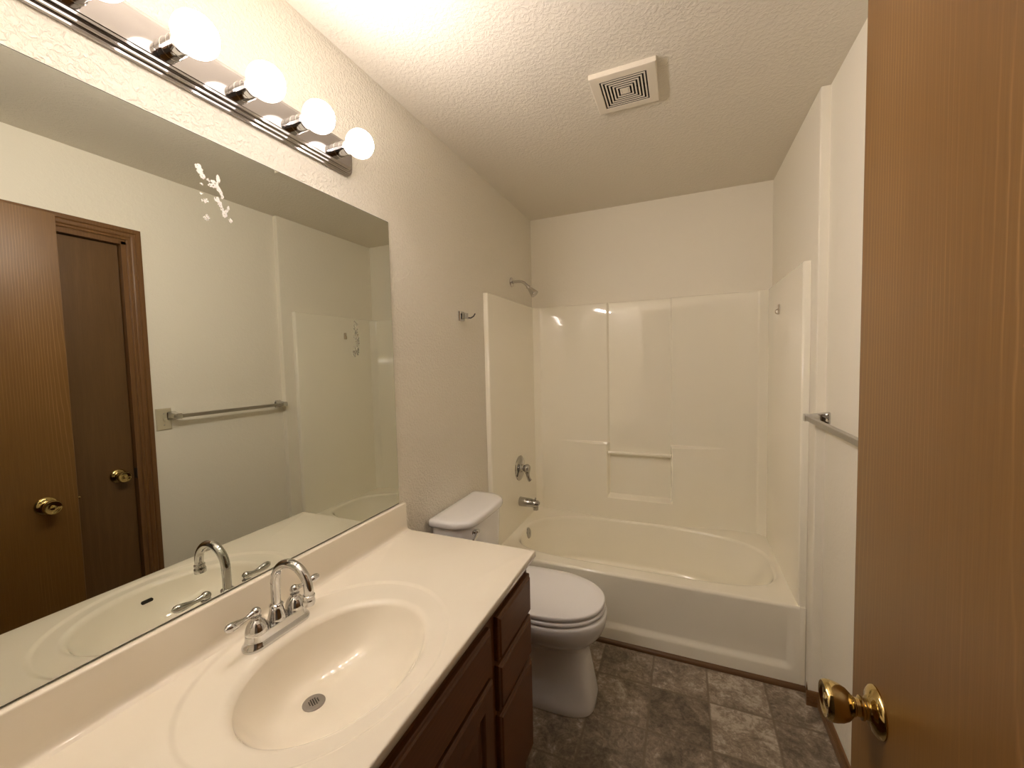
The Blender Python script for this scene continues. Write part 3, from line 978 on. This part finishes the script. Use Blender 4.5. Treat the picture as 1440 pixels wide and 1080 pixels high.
# ------------------------------------------------------------------ bath fittings
tv = thing('shower_valve', (SX0, 2.262, .738), 'round chrome shower valve with lever on the left tub panel', 'shower valve')
b = MB(); b.lathe([(.080, 0.0), (.081, .003), (.079, .006), (.070, .009), (.050, .012), (.034, .0135), (.030, .018), (.0, .018)], (SX0, 2.262, .738), (1, 0, 0), 48)
b.build('escutcheon', M['bath_chrome'], tv)
b = MB()
b.lathe([(.026, .016), (.025, .026), (.0205, .030), (.0215, .036), (.0275, .044), (.0290, .052), (.0275, .061), (.021, .069), (.010, .073), (0, .0738)], (SX0, 2.262, .738), (1, 0, 0), 36)
b.tube([(SX0 + .053, 2.262, .722), (SX0 + .056, 2.262, .700), (SX0 + .060, 2.262, .680), (SX0 + .066, 2.262, .666), (SX0 + .074, 2.262, .658)], [.016, .0115, .0110, .0125, .0120], 16)
b.build('valve_handle', M['bath_chrome'], tv)

ts = thing('tub_spout', (SX0, 2.255, .516), 'chrome tub spout with diverter below the shower valve', 'tub spout')
b = MB()
b.tube([(SX0, 2.255, .519), (SX0 + .004, 2.255, .519), (SX0 + .06, 2.255, .517), (SX0 + .098, 2.255, .515), (SX0 + .116, 2.255, .512), (SX0 + .126, 2.255, .507), (SX0 + .1285, 2.255, .505)], [.0300, .0305, .0285, .0275, .0260, .0220, .013], 28)
b.lathe([(.0175, 0.0), (.018, .028), (.0170, .040), (.0148, .040), (.013, .032)], (SX0 + .108, 2.255, .515), (0, 0, -1), 24)
b.build('spout_body', M['bath_chrome'], ts)
b = MB(); b.lathe([(.003, 0.018), (.003, .030), (.0058, .031), (.0062, .036), (.004, .039), (0, .0395)], (SX0 + .108, 2.255, .515), (0, 0, 1), 16)
b.build('diverter_knob', M['bath_chrome'], ts)

sh = thing('wall_shower', (0.0, 2.262, 1.938), 'small chrome shower head on a bent arm above the surround', 'shower head')
b = MB(); b.lathe([(.030, 0.0), (.031, .002), (.029, .006), (.020, .010), (.012, .0115)], (0.0, 2.262, 1.938), (1, 0, 0), 32)
b.build('arm_flange', M['chrome_soft'], sh)
b = MB()
ap = [(0.002, 2.262, 1.938), (.03, 2.262, 1.9385), (.055, 2.262, 1.938), (.072, 2.262, 1.935), (.087, 2.262, 1.927), (.100, 2.262, 1.914), (.112, 2.262, 1.900)]
b.tube(ap, .0092, 18)
b.build('shower_arm', M['chrome_soft'], sh)
b = MB()
b.lathe([(.009, -.006), (.0125, -.004), (.0135, .0), (.0135, .006), (.0115, .010), (.0120, .014), (.0155, .022), (.0200, .040), (.0255, .062), (.0265, .066), (.0255, .069), (.018, .0695), (0, .0690)], (.113, 2.262, 1.899), (.66, 0, -.75), 36)
b.build('spray_head', M['chrome_soft'], sh)

# ------------------------------------------------------------------ towel bar
tb = thing('towel_bar', (XR, 1.43, 1.19), 'square metal towel bar on the right wall beside the tub alcove', 'towel bar')
TBX = 1.455
b = MB(); b.box(TBX - .009, TBX + .009, 1.100, 1.752, 1.176, 1.194, bev=.0012, seg=1)
b.build('bar', M['bar_metal'], tb, angle=30)
def post(yc):
    m_ = MB()
    lp = []
    for x, hy, hz in ((XR - .0005, .024, .024), (XR - .004, .024, .024), (XR - .007, .021, .022), (XR - .016, .0165, .021), (XR - .030, .0140, .018), (TBX + .010, .0135, .0145), (TBX - .0100, .0135, .0145)):
        lp.append([(x, yc + hy * math.copysign(abs(math.cos(t)) ** .35, math.cos(t)), 1.186 + hz * math.copysign(abs(math.sin(t)) ** .35, math.sin(t))) for t in [2 * PI * k / 40 for k in range(40)]])
    m_.loft(lp, True, True)
    return m_.build('bar_post', M['chrome'], tb, angle=40)
post(1.118); post(1.735)

# ------------------------------------------------------------------ light switch
ls_ = thing('light_switch', (XR, 1.083, 1.171), 'almond toggle light switch plate beside the towel bar, seen in the mirror', 'light switch')
b = MB()
lp = []
for x, d in ((XR - .0002, 0), (XR - .003, 0), (XR - .0055, .004), (XR - .006, .007)):
    lp.append([(x, 1.083 - .035 + d, 1.171 - .0575 + d), (x, 1.083 + .035 - d, 1.171 - .0575 + d), (x, 1.083 + .035 - d, 1.171 + .0575 - d), (x, 1.083 - .035 + d, 1.171 + .0575 - d)])
b.loft(lp, True, True)
b.build('switch_plate', M['almond'], ls_, smooth=False)
b = MB()
b.box(XR - .0075, XR - .0055, 1.083 - .006, 1.083 + .006, 1.171 - .013, 1.171 + .013)
b.loft([[(XR - .006, 1.083 + sy * .0045, 1.171 + sz * .006) for sy, sz in ((-1, -1), (1, -1), (1, 1), (-1, 1))], [(XR - .018, 1.083 + sy * .0038, 1.1635 + sz * .0035) for sy, sz in ((-1, -1), (1, -1), (1, 1), (-1, 1))]], True, True)
b.build('toggle', M['almond'], ls_, smooth=False)
for dz in (-.030, .030):
    b = MB()
    b.lathe([(.0035, 0), (.0032, .0012), (0, .0015)], (XR - .0058, 1.083, 1.171 + dz), (-1, 0, 0), 14)
    b.build('plate_screw', M['steel'], ls_)

# ------------------------------------------------------------------ robe hook
rh = thing('robe_hook', (0.0, 1.610, 1.660), 'square chrome robe hook with dark prong on the left wall above the toilet', 'robe hook')
b = MB()
def sq(x, h): return [(x, 1.606 + sy * h, 1.660 + sz * h) for sy, sz in ((-1, -1), (1, -1), (1, 1), (-1, 1))]
b.loft([sq(0.0, .0235), sq(.006, .0235), sq(.009, .021), sq(.0105, .0205)], True, True)
b.loft([sq(.009, .0130), sq(.022, .0125), sq(.034, .0145), sq(.036, .0120)], True, True)
b.build('hook_plate', M['bath_chrome'], rh, smooth=False)
b = MB(); b.tube([(.030, 1.612, 1.652), (.040, 1.635, 1.652), (.045, 1.655, 1.662), (.047, 1.668, 1.676)], [.004, .0035, .0032, .003], 12)
b.build('hook_prong', M['dark_metal'], rh)

# ------------------------------------------------------------------ clear adhesive hook on the right surround panel
ah = MB()
ah.box(SX1 - .0035, SX1, 2.286, 2.310, 1.640, 1.690, bev=.0015)
ah.tube([(SX1 - .003, 2.298, 1.668), (SX1 - .014, 2.298, 1.662), (SX1 - .016, 2.298, 1.652), (SX1 - .013, 2.298, 1.645), (SX1 - .003, 2.298, 1.643)], .003, 10)
tag(ah.build('adhesive_hook', M['clear_hook']), 'small translucent stick on hook high on the right tub panel', 'hook')

# ------------------------------------------------------------------ ceiling vent
vf = thing('ceiling_vent', (0.812, 1.456, H), 'square white bathroom fan cover with concentric louvers on the ceiling', 'exhaust fan')
VX, VY = 0.8135, 1.457
VH = 0.114
def vsq(h, z): return [(VX + sx * h, VY + sy * h, z) for sx, sy in ((-1, -1), (1, -1), (1, 1), (-1, 1))]
b = MB()
G = 0.081
b.loft([vsq(VH, H), vsq(VH, H - .015), vsq(VH - .0015, H - .0165), vsq(VH - .004, H - .017), vsq(G + .0015, H - .0175), vsq(G, H - .0165), vsq(G, H - .0155)], False, False)
b.build('vent_frame', M['vent'], vf, smooth=False)
b = MB(); b.loft([vsq(G - .0002, H - .0160), vsq(G - .0002, H - .0008)], False, True)
b.build('vent_cavity', M['black'], vf, smooth=False)['label'] = 'dark opening behind the louvers'
b = MB()
nring = 6
pitch = G / (nring + .9)
for k in range(nring):
    ho = G - pitch * (k + .42)
    hi = ho - pitch * .46
    b.loft([vsq(ho, H - .0153), vsq(ho, H - .0165), vsq(hi, H - .0165), vsq(hi, H - .0153)], False, False)
b.loft([vsq(pitch * .95, H - .0153), vsq(pitch * .95, H - .0165)], True, True)
# slim cross ribs that carry the rings
b.box(VX - G, VX + G, VY - .0015, VY + .0015, H - .0155, H - .0060, mi=1)
b.box(VX - .0015, VX + .0015, VY - G, VY + G, H - .0155, H - .0060, mi=1)
b.build('louver', [M['vent'], M['black']], vf, smooth=False)
